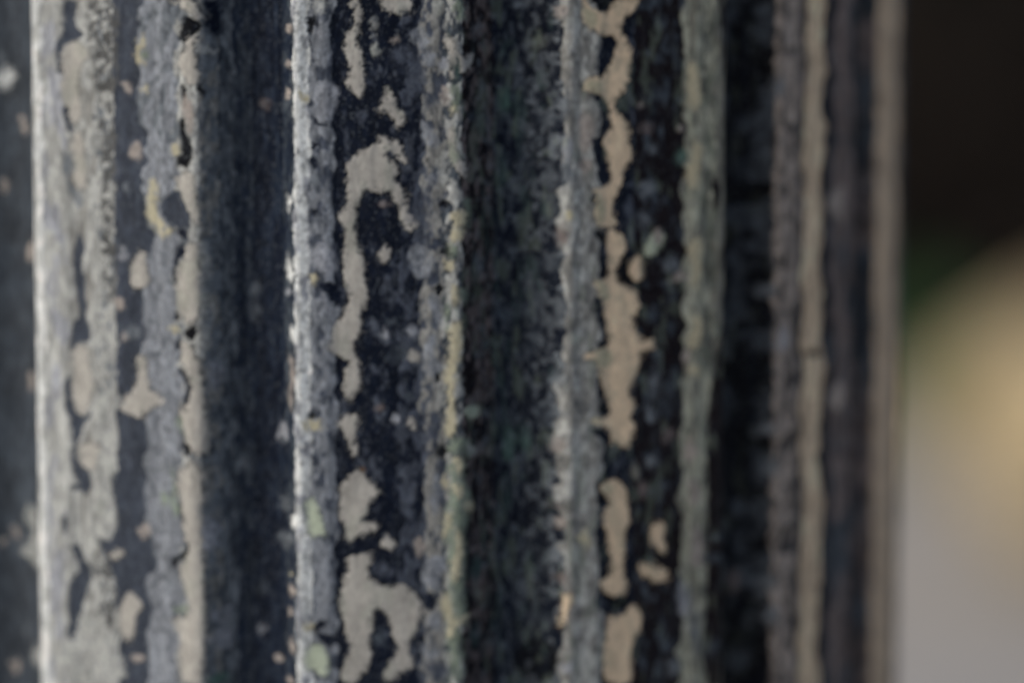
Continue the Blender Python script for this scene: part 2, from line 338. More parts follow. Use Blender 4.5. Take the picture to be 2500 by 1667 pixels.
Y 17.6 6.1 20.9 6.4 21.4 3.4 20.5 -3.2 19.4 -6.2 19.4 -9.9 18.7 -12.5 19.1 -16.3 19.4 -23.4 16.1 -23.5 16.5 -19.4 17.2 -14.5 16.9 -11.1 16.1 -8.5 16.9 -5.1 17.6 -1.4
N 19.8 -7 21.4 -10 20.5 -13.7 19.4 -11.4
G 17.2 -24.6 21.7 -23.2 25.3 -26.3 25.3 -29.2 16.9 -28.3
N 21.7 -24.7 25.3 -26.7 25.8 -29.3 22.2 -28.5
*K 15.8 -27.2 1.45 1.57
W -21.5 -28 -17.9 -28 -17.5 -32.5 -18.6 -34.8 -20.5 -34.7 -21.2 -31
W -20.9 -49 -18.7 -49.1 -18.4 -54.4 -18.8 -60.1 -18.1 -63.8 -19.2 -68.7 -20.3 -69.5 -20.6 -61.9 -20.9 -54.3
Y -20.3 -71.3 -17.8 -71 -17 -73.3 -18.5 -74.5 -20.3 -73.6
I -20.4 -78.9 -17.8 -76.7 -14.8 -77.4 -13.7 -80.9 -13.7 -84.7 -15.2 -85.8 -17.4 -84 -19.6 -83.9
V -20.8 -84.7 -18.2 -85.5 -18.6 -87.3 -21.2 -87.3
D -17.8 -71.4 -12.1 -70.3 -11.5 -76.4 -13.3 -78.2 -16.7 -75.2
L -17.6 -50.2 -14.6 -49.8 -12.8 -52.5 -13.5 -56.6 -12.5 -61.9 -12.1 -68.8 -14.8 -71.4 -17 -70.3 -17.3 -61.9 -18.1 -56.3
*L -13.6 -73.3 1.45 1.86
*L -14.3 -37.4 1.65 1.03
*Ld -13.1 -40.8 1.45 1.24
C -6.3 -31.8 -4.5 -32.2 -3.4 -34.4 -0.4 -36.7 -1.1 -39 -3.4 -40.5 -3 -42.7 -4.9 -44.2 -4.1 -45.7 -1.2 -45.7 -0.8 -46.9 -2.3 -48.4 -5.3 -48.4 -7.5 -50.6 -8.7 -50.7 -9.4 -48.4 -9.4 -46.5 -11.3 -43.5 -10.2 -40.9 -10.5 -35.6 -8.6 -33.7
*R -4.8 -31.7 0.58 0.58
C -9.1 -54.1 -5.7 -54 -3.5 -52.9 -1.9 -54 -3.5 -56.7 -2.7 -60.1 -0.5 -61.6 2.6 -62 5.6 -61.3 8.5 -63.2 10.4 -66.3 11.2 -69.3 9.7 -72.7 7.7 -76.5 6.6 -79.1 8.5 -81.8 8.5 -83.4 5.1 -84.5 1.7 -87.1 0.2 -85.9 1.3 -82.5 4 -80.3 4 -77.2 2.5 -73 1.4 -69.2 0.3 -67.7 -2 -67.7 -2 -70.7 -3.1 -76.8 -2.4 -79.8 -3.6 -84 -6.2 -86.3 -7.4 -87.8 -10 -87.8 -10.7 -84.8 -9.6 -81.7 -7.7 -77.9 -9.6 -74.1 -9.5 -70.3 -11 -68.1 -10.6 -64.3 -9.8 -60.1 -8.3 -57.5
*C 2.4 -50.9 1.74 1.9
*P 9.9 -51.7 0.99 2.56
*Md -0.5 -74.9 1.24 2.07
L 11.6 -54.5 14.6 -53.8 16.8 -55.3 16.4 -58.4 14.6 -59.1 14.9 -61.3 16 -63.6 13 -63.2 10.5 -61.4 10.5 -58.3
D 10.8 -63.3 14.1 -64.4 14.5 -68.2 11.5 -68.6
*L 13.8 -71.2 1.65 2.48
*L 12.3 -78.8 2.48 2.07
*Ld 14.1 -84.1 2.89 2.48
L 13.1 -32.6 15.3 -33.4 15.3 -39.4 14.6 -43.2 12.7 -43.2 12.4 -39.4 13.5 -35.6
G 16.9 -28.2 22.2 -28.3 21.7 -35.8 24.8 -40.7 22.6 -44.3 21.7 -49.4 22.1 -54.8 21.3 -60.3 22.1 -66.1 21.7 -69.8 20.4 -72.7 21.6 -77.4 21.2 -87.6 18.2 -87.5 17.5 -81.1 16.4 -77.3 17.1 -71.6 15.3 -67.8 15.3 -65.1 17.2 -63.3 17.2 -54.6 16.8 -50.8 15.3 -49.3 16.1 -43.2 17.9 -40.6 17.2 -35.7
Y 15.7 -33.1 17.2 -33.4 17.2 -37.2 15.3 -36.8
Y 18.6 -35.3 21.3 -35.7 21.3 -39.1 19.7 -39.4 18.6 -37.5
Y 21.3 -39.9 24.3 -40.6 24.8 -43.4 22.6 -43.5 20.9 -41.4
Y 18.6 -28.1 21.3 -28.2 20.9 -32.7 19 -33
Y 16.1 -43.2 18.3 -42.8 17.9 -46.2 16.8 -49.3 15.3 -49.3 16.1 -46.2
Y 18.6 -46.2 20.9 -48.5 21.3 -52.7 20.5 -56.8 20.5 -60.6 17.5 -61 17.9 -56 19.3 -52.2
Y 15.3 -64.8 17.9 -64 17.9 -68.9 19 -71.2 21.7 -69.1 23.7 -69.7 22.1 -71.4 19.3 -72.3 18.2 -75.4 16.8 -75.4 17.1 -71.2 15.3 -68.2
*Mp 25.6 79.3 2.57 1.45
*Mg 28 63.8 1.68 4.55
*T 34.3 61.3 1.78 2.69
*Md 27.3 57.2 3.4 2.48
*Mp 24.3 52.7 1.39 1.74
*Mp 25.8 46.2 1.26 1.86
*M 38.2 69.8 1.36 1.16
*Mg 42.7 76.6 2.48 1.49
*M 43.6 68.1 1.16 2.81
*Td 38.9 56.4 1.32 5.79
*M 45.8 63.2 0.99 0.99
*M 46.4 50.2 0.99 1.45
*Md 39.6 65.4 1.65 1.24
*Td 34.1 42.7 1.18 4.13
*M 45.4 41.8 1.57 1.57
*P 47.6 84.6 1.16 1.74
*M 39.6 86.5 2.48 1.24
*Md 44.8 56.6 2.48 1.24
*Md 43 51.3 1.16 1.24
*Md 40.3 45.3 1.57 3.31
*Md 38.2 38.5 2.07 1.24
*Md 45.7 34.7 1.74 2.48
*Md 40.4 31.8 1.57 2.07
*V 48.5 61 1.24 3.31
*L 48.9 48.7 1.16 4.13
*V 48.9 43.2 1.32 3.31
*Y 49.3 32.7 1.03 1.24
*M 26.8 20.5 1.99 2.48
*Mp 27.2 9.5 2.96 1.98
*Mp 27 2.4 1.86 3.31
*I 23.9 -17.7 2.07 1.86
*V 47.6 8.4 1.16 2.27
*V 46.2 4.8 1.49 1.57
*V 47.5 -9.6 1.9 2.32
*M 47 -18.8 1.49 0.99
*P 47.1 -26.9 1.49 1.74
*Mp 47.7 27.2 0.99 2.32
*Md 41.7 8.6 1.49 8.27
*T 35.8 -27 1.32 4.13
*T 40 -25.9 1.32 3.31
*Md 44.6 -19.5 1.49 3.31
*Md 45.7 20.6 1.9 2.73
*Md 41.7 -2 1.36 2.48
*Md 35.4 6.7 3.31 2.32
*Mp 28.2 -9.8 1.75 2.73
*Mp 46.7 -42.7 1.36 0.99
*P 47.3 -46.8 1.24 1.36
*M 46 -55.6 1.74 1.74
*Mp 47.6 -61.4 1.16 1.16
*Mp 28.6 -64.5 1.83 1.74
*Mp 29.1 -80.5 2.02 1.98
*Mp 28.6 -88.5 1.44 1.24
*Mp 28.1 -55.1 1.15 0.99
*Mp 25.9 -48.8 1.68 0.99
*Md 43.1 -60.2 1.57 1.98
*Md 38.5 -60.9 1.57 1.98
*Md 43.1 -73.3 2.32 2.32
*Md 40.1 -76.6 1.57 1.57
*Md 41.1 -53.9 1.36 1.57
*Md 34.1 -80.7 2.41 1.16
*Td 25.4 -58.7 1.86 2.32
*Td 25.1 -76.2 1.88 2.32
K 40.1 -78.5 46.3 -78.5 47.5 -82.8 46.3 -89.6 38.2 -90.4 36.6 -84.7
*P 47.6 84.8 1.08 1.57
C 52.9 88.2 55.3 85.9 57.3 84.1 60.2 84.3 63.1 87.2 64.8 87.9 70 87.8 68.6 84.5 64.8 82.4 64 79.8 66.5 76.4 67.9 72.6 67.4 68.5 65.8 64.1 62.4 61.6 62.8 59.4 65.3 57 67.5 54 66.7 51.4 68 48 67.5 45.7 65 43.2 65 40.2 62.5 36.6 61.6 33.6 63.8 28.7 57.9 29.1 55.8 32.1 57.5 34.6 55.8 39.2 59.8 39.3 62.4 41.8 60.7 44.9 59.3 49.4 59.3 52.8 61.5 54.9 61.1 58.3 59.8 62.1 56.5 63.7 53.7 63.8 52.9 66 54.9 67.8 59.3 67.7 61.5 71.7 63.6 77.6 58.7 78.5 54.5 80.4 52.9 80.8 52.5 84.2
K 55.3 88.2 63.1 88 62.7 87.2 60.2 84.7 57.8 84.4 56.1 86.3
D 57.4 71.8 58.7 77.3 63.1 78.3 62.3 73.1 58.7 68.1 57 68.9
D 55.3 63.7 58.8 62.9 60.7 58.3 60.7 53.8 59.3 53.9 58.8 58.4 57.4 60.7
D 55 51.9 58.3 52.5 59.3 48.3 60.7 44.1 62 41.8 59.4 39.4 57.9 40.6 57 45.8
K 55 37.3 56.7 36.9 57.1 35.4 55.8 35.4
Y 52.9 86 55.7 84.8 57.3 82.9 56.5 80.7 53.3 80.8
Y 53.3 66.8 58.3 67 59.3 64.3 56.2 63.7 53.7 64.5
Y 56.2 39.1 58.9 37.5 59.9 33.3 58.4 29.3 56.2 31.7 57.5 34.2
P 50.7 45.7 55.4 47.4 55.8 43.6 53 43
*P 53.9 54.1 1.86 3.93
Y 84.5 70.9 87.8 70.1 88.8 60.3 87.9 57.7 85.7 57.8 84.5 64.2
Y 86.1 50.2 89.8 49.3 88.4 44.4 88.5 38 84.7 38.2 84.2 43.1 86.6 46
*Mp 72.1 54 1.99 1.36
*M 73.9 48.7 1.47 1.57
*M 72.2 38.4 2.2 1.9
*Md 76.4 80.9 1.78 1.57
*Md 75.6 71.8 1.47 1.16
*Mp 70.1 60 1.23 0.74
*Md 67.5 60.7 0.86 0.62
*P 82.9 53.5 1.23 0.99
*M 71.1 30.6 1.68 2.07
*Md 74.5 62.7 3.12 2.48
*T 82.8 46.2 1.62 1.86
C 60.4 28.9 63.3 28 65.9 25.6 65.9 21.9 63.4 19.3 64.2 15.9 66.4 13.5 69.4 11.9 69.9 7.3 68.2 4.4 69 1.3 72.2 -1.2 74.4 -0.2 74.8 -2.5 73.9 -4 71.3 -3.8 70.4 -6.8 69.1 -10.1 66.5 -14.1 69.1 -16.9 67.4 -20.2 69.2 -23.8 68.3 -27.5 66.1 -28.5 62.3 -27.9 60.9 -24 60.5 -22.8 56 -21.7 55.6 -19.8 59.6 -20.5 61.4 -19.5 60.5 -15.6 58.6 -11.7 57.6 -6.6 56.8 -4.7 54.3 -5.3 53.9 -3.1 56.8 -2.8 60.5 -2 60.5 2.5 59.5 7.9 58.5 11.4 56.3 14.1 56.7 15.6 60.4 15.7 60.8 18.3 60.4 24
K 55.9 28.8 58.9 28.2 59.9 25.5 58 24.9
K 58 18.9 60.4 17.6 60.4 16.1 58 15.9
D 56.7 12.2 58.5 10.6 59.5 6.4 60.5 1 58.5 2.7 56.7 8.1
K 57.6 -0.6 60.5 -0.9 60.5 -2 57.6 -1.7
K 58.1 -15.8 60.5 -17.1 61.4 -19.5 59.1 -20 57.6 -18
D 53.9 -22.3 60.5 -23.2 61 -27 57.2 -24.8
Y 56.3 15.6 59.5 15.4 61.7 10.8 60 9.4 58 11.8
Y 55.9 -2.8 61.7 -2.4 62.6 -7 58.5 -7.9 57.2 -5.5
Y 55.6 -19.4 58.6 -20.4 59.1 -21.9 56 -21.7
I 71.1 23.9 73.8 26.7 76.4 27.3 78.3 25 76 22.5 73.8 20.3 71.6 21.6
*P 75.8 25.9 1.6 1.57
*K 68.5 17.2 4.14 4.55
*C 69.2 17.7 2.17 2.81
*M 79.2 18.5 2.07 1.9
*P 82 14.7 2.15 1.32
*Md 74.1 5.5 1.7 1.98
*M 74.4 -12.7 1.88 4.55
*Md 79.4 -14.2 1.94 2.4
*M 74 -20.7 1.7 1.9
*Mp 79.3 -26.3 1.94 1.9
Y 86.2 25.3 89.5 24.7 89.1 19.8 89.2 14.1 87.8 11.2 85.6 12.4 86.3 18.1 84.8 20.8 84.8 22.7
Y 86.4 5.2 89.2 4.6 89.7 -2.3 87.9 -4.5 84.9 -3.2 85.2 -0.5 86.4 1
*P 84.5 -5.8 1.2 1.9
*Y 87.4 -9.8 1.83 1.65
*P 86.1 -30.4 1.96 2.32
C 59.2 -37.3 63.1 -36.5 65.7 -37.8 67 -42.2 67.5 -47.5 66.2 -51.3 65.8 -57.4 65.4 -61.2 67.1 -64.4 66.7 -66.3 63.3 -67.7 60.7 -66.5 57.8 -63.5 58.7 -62.5 61.5 -62 61.9 -59 61.1 -53.2 60.6 -50.1 58.7 -47.9 59.2 -45.3 61.5 -42.9 60.2 -40.5 57.7 -38.7
Y 58.2 -38.4 61.4 -37.5 62.7 -39.2 61.5 -40.6 59.2 -39.6
*K 59.4 -41.6 1.18 1.16
D 57.3 -48.2 60.2 -49.7 60.6 -53.9 60.6 -57.3 57.8 -56.6 56.9 -52
*Y 53.8 -51.8 1.9 2.48
K 57.3 -64.2 60.3 -66.9 63.3 -68.3 67.1 -67.1 68.9 -69.2 65.4 -71.9 62.8 -70.9 58.7 -67.5
C 61.1 -72.3 65.5 -72.7 67.6 -70.6 70.2 -70.4 71.2 -74.4 70.7 -77.4 69 -79.2 67.6 -82.6 68.5 -86.5 67.7 -91.4 60.7 -90.8 59.3 -85.2 59.3 -80.6 60.7 -77.3 60.7 -74.2
C 47.7 -65.9 50.1 -64.7 50.9 -67.5 49 -70.8 48 -74.3 47.4 -75.5 47.2 -72.5 48 -68.9
V 47 -85.2 49 -82.7 51.5 -82.9 50.2 -86.6 48 -86.9
*Mp 69 -35 1.44 1.57
*M 74.5 -32.8 1.81 1.74
*Mp 71.4 -40.2 2.04 1.74
*Md 74.6 -40.5 1.73 1.36
C 74.1 -49.3 76.4 -48.3 78.3 -50 77.8 -54.2 79.2 -56.6 77.9 -57.7 74.2 -55 73.7 -52.7
C 69.3 -60 70.6 -58.9 76.5 -60.6 79.7 -62.5 79.3 -64.8 77 -65.3 73.3 -63.4 70.2 -61.6
*Md 79.4 -81.8 2.25 1.36
*M 80.8 -87.8 2.33 2.73
P 85.1 -38.3 88.6 -38.9 89.1 -45.2 86.7 -46.1 85.1 -42.1
P 86.8 -50.7 89.6 -51.8 90.2 -59.6 88.3 -63.3 85.9 -60.7 86.8 -55.4
L 82.5 -65.9 86.4 -65.8 86.9 -70.9 85.3 -75.8 82.6 -73.6
*M 87.4 -79.5 2.28 4.96
*Mp 109.5 -69.3 2.48 2.56
*Md 92.8 -84.3 2.8 2.07
*Md 111.1 -59.1 1.16 3.31
*Md 95.7 -60.1 5.38 1.16
*Md 96.4 -54.8 5.38 0.91
*Md 107.5 -81.8 3.76 0.83
*P 120.1 77.5 2.04 4.13
*Md 113.9 50.4 1.24 6.2
*M 116.7 62.8 2.38 2.23
*P 146.1 30.1 3.4 4.55
*Mp 147.3 70.8 3.61 6.2
K 130.2 -8.8 135.9 -8.2 139 -10.9 134.5 -10.8 131.6 -10.1
*V 119.3 -4.1 2.69 3.31
*M 114.9 8.9 2.32 1.9
*P 147.2 -23.4 3.95 4.13
*M 114.9 -28.1 2.32 1.9
*Mp 147.2 -0.3 4.11 1.9
*D 125 -16.1 2.36 2.27
*M 116 -38.7 3.31 2.56
*M 115.1 -71 2.32 2.32
*M 116.7 -78.1 4.06 2.32
*D 126.7 -43.2 2.28 1.9
*D 123.2 -60.5 2.09 2.32
*D 126.6 -82.1 2.8 1.9
*Mp 146.9 -95 3.98 2.32
*Mp 147.7 -84.2 4.03 2.73
"""

# ------------------------------------------------------------------ the fluted column
# Cross-section in millimetres: raised fillets (left and right edge, in degrees round the shaft)
# with a round bead along each edge and a sunk band between, and a hollow flute between fillets.
R0 = 150.0
ZC = 1357.0
MM = 2.618                       # millimetres of surface per degree
FIL = [(-65.0, -46.8), (-37.2, -17.2), (-8.9, 8.8), (18.0, 37.4), (44.0, 60.3), (65.6, 82.5)]
_a = 92.5; _st = (295.0 - 92.5) / 7
for _k in range(7):
    FIL.append((_a + _k * _st, _a + _k * _st + 18.7))
TT = [0, .02, .04, .075, .095, .21, .24, .26, .74, .77, .87, .90, .945, .975, 1.0]
HH = [-1.9, -.5, 0, 0, -.6, -.6, -1.1, -1.4, -1.4, -.8, -.7, 0, .1, -.5, -1.9]

def relief(th):
    return sum(relief_raw(th + d) for d in (-.32, -.16, 0.0, .16, .32)) / 5

def relief_raw(th):
    th = (th + 65.0) % 360 - 65.0
    out = np.zeros_like(th)
    for i, (l, r) in enumerate(FIL):
        m = (th >= l) & (th <= r)
        out[m] = np.interp((th[m] - l) / (r - l), TT, HH)
        l2 = FIL[i + 1][0] if i + 1 < len(FIL) else 295.0
        m = (th > r) & (th < l2)
        u = (th[m] - r) / (l2 - r) * 2 - 1
        out[m] = -1.9 - 8.5 * np.clip(1 - u * u, 0, 1) ** .85
    return out

_rng = np.random.RandomState(7)
_LAT = _rng.rand(8, 512, 512).astype(np.float32)

def vnoise(x, y, k=0):
    L = _LAT[k % 8]
    ox, oy = 37.3 * k, 71.9 * k
    x = x + ox; y = y + oy
    xi = np.floor(x).astype(np.int64); yi = np.floor(y).astype(np.int64)
    fx = (x - xi).astype(np.float32); fy = (y - yi).astype(np.float32)
    fx = fx * fx * (3 - 2 * fx); fy = fy * fy * (3 - 2 * fy)
    x0 = xi % 512; x1 = (xi + 1) % 512; y0 = yi % 512; y1 = (yi + 1) % 512
    return (L[y0, x0] * (1 - fx) + L[y0, x1] * fx) * (1 - fy) + (L[y1, x0] * (1 - fx) + L[y1, x1] * fx) * fy

def fbm(x, y, k=0, n=3):
    s = 0.0; a = 1.0; t = 0.0
    for i in range(n):
        s = s + a * vnoise(x * 2 ** i, y * 2 ** i, k + i); t += a; a *= 0.55
    return s / t

def sstep(a, b, x):
    t = np.clip((x - a) / (b - a), 0, 1)
    return t * t * (3 - 2 * t)

# coats of paint on the metal, a few with light put into the colour: colour as it looks in open shade, how thick the coat is (mm), roughness
EREF = 0.62
PAL = {
 'C': ((131, 131, 128), .34, .75), 'F': ((165, 152, 133), .34, .75), 'Y': ((138, 136, 119), .38, .75), 'P': ((124, 120, 117), .28, .75),
 'G': ((96, 107, 97), .30, .7), 'I': ((140, 150, 136), .36, .75), 'L': ((105, 111, 119), .24, .65),
 'Ld': ((52, 58, 69), .12, .6), 'V': ((120, 125, 133), .26, .7), 'N': ((133, 137, 137), .28, .75),
 'Q': ((108, 110, 109), .22, .7), 'W': ((176, 182, 184), .30, .7), 'M': ((84, 91, 98), .12, .65),  # W: whitish paint, also the painted highlight along left-facing edges
 'Mp': ((84, 78, 78), .10, .65), 'Mg': ((80, 85, 80), .10, .65), 'Md': ((50, 57, 65), .06, .6),
 'T': ((66, 88, 82), .12, .65), 'Td': ((46, 60, 60), .06, .6), 'Nv': ((26, 34, 47), .0, .5), 'D': ((11, 17, 29), .0, .5),
 'B': ((20, 16, 19), .0, .5), 'K': ((6, 8, 13), -.15, .55), 'R': ((70, 52, 36), .05, .8),
 'Sb': ((46, 52, 59), .0, .5), 'U': ((122, 127, 118), .25, .7), 'Um': ((96, 98, 92), .15, .7), 'Qw': ((120, 115, 111), .25, .75), 'Mw': ((74, 71, 69), .15, .7), 'H': ((45, 51, 61), .0, .45), 'S': ((66, 68, 69), .0, .6), 'E': ((150, 137, 120), .25, .8),
}
def alb(k):
    return np.minimum(lin(PAL[k][0]) / EREF, 0.8)

# bands along the shaft: start (mm round the shaft), under-coat, top coat, share of top coat, grain (mm), seed
BANDS = [
 (-124, 'Sb', 'Md', .4, 4, 8, 1), (-97.6, 'N', 'W', .75, 1.6, 7, 2), (-93, 'V', 'N', .6, 3, 7, 3),
 (-86, 'Q', 'N', .75, 2.2, 6, 4), (-77, 'M', 'N', .8, 1.2, 2.2, 37), (-71.3, 'H', 'Ld', .35, 3, 6, 5), (-62.8, 'M', 'L', .8, 2.2, 3.4, 6),
 (-53.2, 'M', 'N', .75, 2, 5, 7), (-46.6, 'M', 'Q', .45, 1.2, 3.6, 8), (-43.0, 'Md', 'M', .5, 1.1, 3.2, 40), (-39.8, 'Nv', 'Md', .5, 1.0, 2.8, 38), (-35.4, 'D', 'Nv', .55, 1.0, 3.2, 9),
 (-30, 'D', 'Nv', .4, 1.2, 7, 10), (-25.4, 'Nv', 'Md', .45, 1, 4, 11), (-21.9, 'V', 'W', .6, 1.8, 4, 12),
 (-17.8, 'Ld', 'L', .72, 2.2, 3.6, 13), (-11.6, 'D', 'Ld', .22, 2, 5, 14), (-9.4, 'D', 'Ld', .10, 2.5, 4, 15),
 (4.8, 'D', 'Ld', .55, 2.3, 3.4, 16), (10.8, 'Ld', 'Q', .62, 1.6, 3, 17), (16.3, 'Md', 'N', .5, 1.4, 3, 18),
 (21.0, 'B', 'Mp', .33, 1.4, 2.8, 19), (31.5, 'D', 'Md', .34, 1.3, 2.6, 20), (40, 'D', 'M', .28, 1.1, 1.7, 21),
 (47.6, 'Q', 'N', .45, 2.4, 4, 22), (58.2, 'D', 'Ld', .3, 2.4, 4, 23), (61.2, 'D', 'Ld', .18, 2.4, 4, 27), (68.5, 'B', 'Md', .2, 2.2, 4, 24),
 (83.6, 'Um', 'U', .7, 1.6, 6, 25), (89.2, 'Mg', 'U', .42, 2.2, 6, 26), (93.2, 'B', 'Um', .62, 1.6, 9, 41), (97.3, 'K', 'Md', .33, 4, 6, 28),
 (115.9, 'Mw', 'Qw', .66, 3, 4, 29), (126.8, 'D', 'Mw', .6, 2, 4, 39), (129.2, 'F', 'F', .95, 3, 14, 30), (138.6, 'D', 'Md', .3, 3, 10, 31),
 (144.6, 'Md', 'Mp', .6, 4, 13, 32), (153.8, 'K', 'D', .5, 6, 12, 33), (167, 'Md', 'Mp', .6, 5, 16, 34), (172.5, 'E', 'E', .9, 4, 12, 34),
 (205.0, 'B', 'Md', .3, 3, 7, 35), (216.2, 'M', 'Q', .7, 3, 6, 36),
]

def remap(s, z):
    """far side of the shaft: the same coats, each fillet and flute with its own chips"""
    th = s / MM
    s2 = s.copy(); z2 = z.copy()
    l0, r0 = FIL[2]; f0, f1 = FIL[1][1], FIL[2][0]
    for i, (l, r) in enumerate(FIL):
        if 1 <= i <= 5: continue
        l2 = FIL[i + 1][0] if i + 1 < len(FIL) else 295.0
        m = (th >= l) & (th <= r)
        s2[m] = (l0 + (th[m] - l) / (r - l) * (r0 - l0)) * MM; z2[m] += 300 * i
        if i == 0: continue
        m = (th > r) & (th < l2)
        s2[m] = (f0 + (th[m] - r) / (l2 - r) * (f1 - f0)) * MM; z2[m] += 300 * i
    return s2, z2

def base_coat(s, z):
    s, z = remap(s, z)
    w = (fbm(s / 2.2, z / 3.0, 40, 3) - .5) * 2.0
    sw = s + w * np.where((s > 97) & (s < 118), .7, 1.0) * np.where((s > 160) & (s < 204), .3, 1.0)
    big = (fbm(s / 7, z / 5, 45, 2) - .5)
    sw = sw + big * (np.where((s > -67) & (s < -49), 5.5, 0) + np.where((s > 44) & (s < 62), 4.0, 0) + np.where((s > 80) & (s < 97), 4.5, 0) + np.where((s > -14) & (s < 20), 3.5, 0))
    sw = sw + np.where((s > 120) & (s < 150), (fbm(s / 9, z / 9, 44, 2) - .5) * 5.5, 0)
    col = np.zeros(s.shape + (3,), np.float32); hgt = np.zeros(s.shape, np.float32); rgh = np.zeros(s.shape, np.float32)
    starts = [b[0] for b in BANDS]
    idx = np.clip(np.searchsorted(starts, sw, side='right') - 1, 0, len(BANDS) - 1)
    for i, (s0, lo, hi, cov, gx, gz, k) in enumerate(BANDS):
        m = idx == i
        if not m.any(): continue
        n = fbm(s[m] / gx, z[m] / gz, k, 3)
        # the noise is close to normal round 0.5: turn the wanted share into a threshold
        t = 0.5 - (cov - 0.5) * 0.46
        f = sstep(t - .10, t + .10, n)[:, None]
        f2 = sstep(.35, .75, fbm(s[m] / gx * 2.3, z[m] / gz * 1.9, k + 3, 2))[:, None]
        c = alb(lo) * (1 - f) + alb(hi) * f
        col[m] = c * (0.78 + 0.42 * f2)
        hgt[m] = PAL[lo][1] + (PAL[hi][1] - PAL[lo][1]) * f[:, 0]
        rgh[m] = PAL[lo][2] + (PAL[hi][2] - PAL[lo][2]) * f[:, 0]
    return col, hgt, rgh

def smooth_poly(p, it=1):
    for _ in range(it):
        q = np.roll(p, -1, 0)
        p = np.stack([p * .75 + q * .25, p * .25 + q * .75], 1).reshape(-1, 2)
    return p

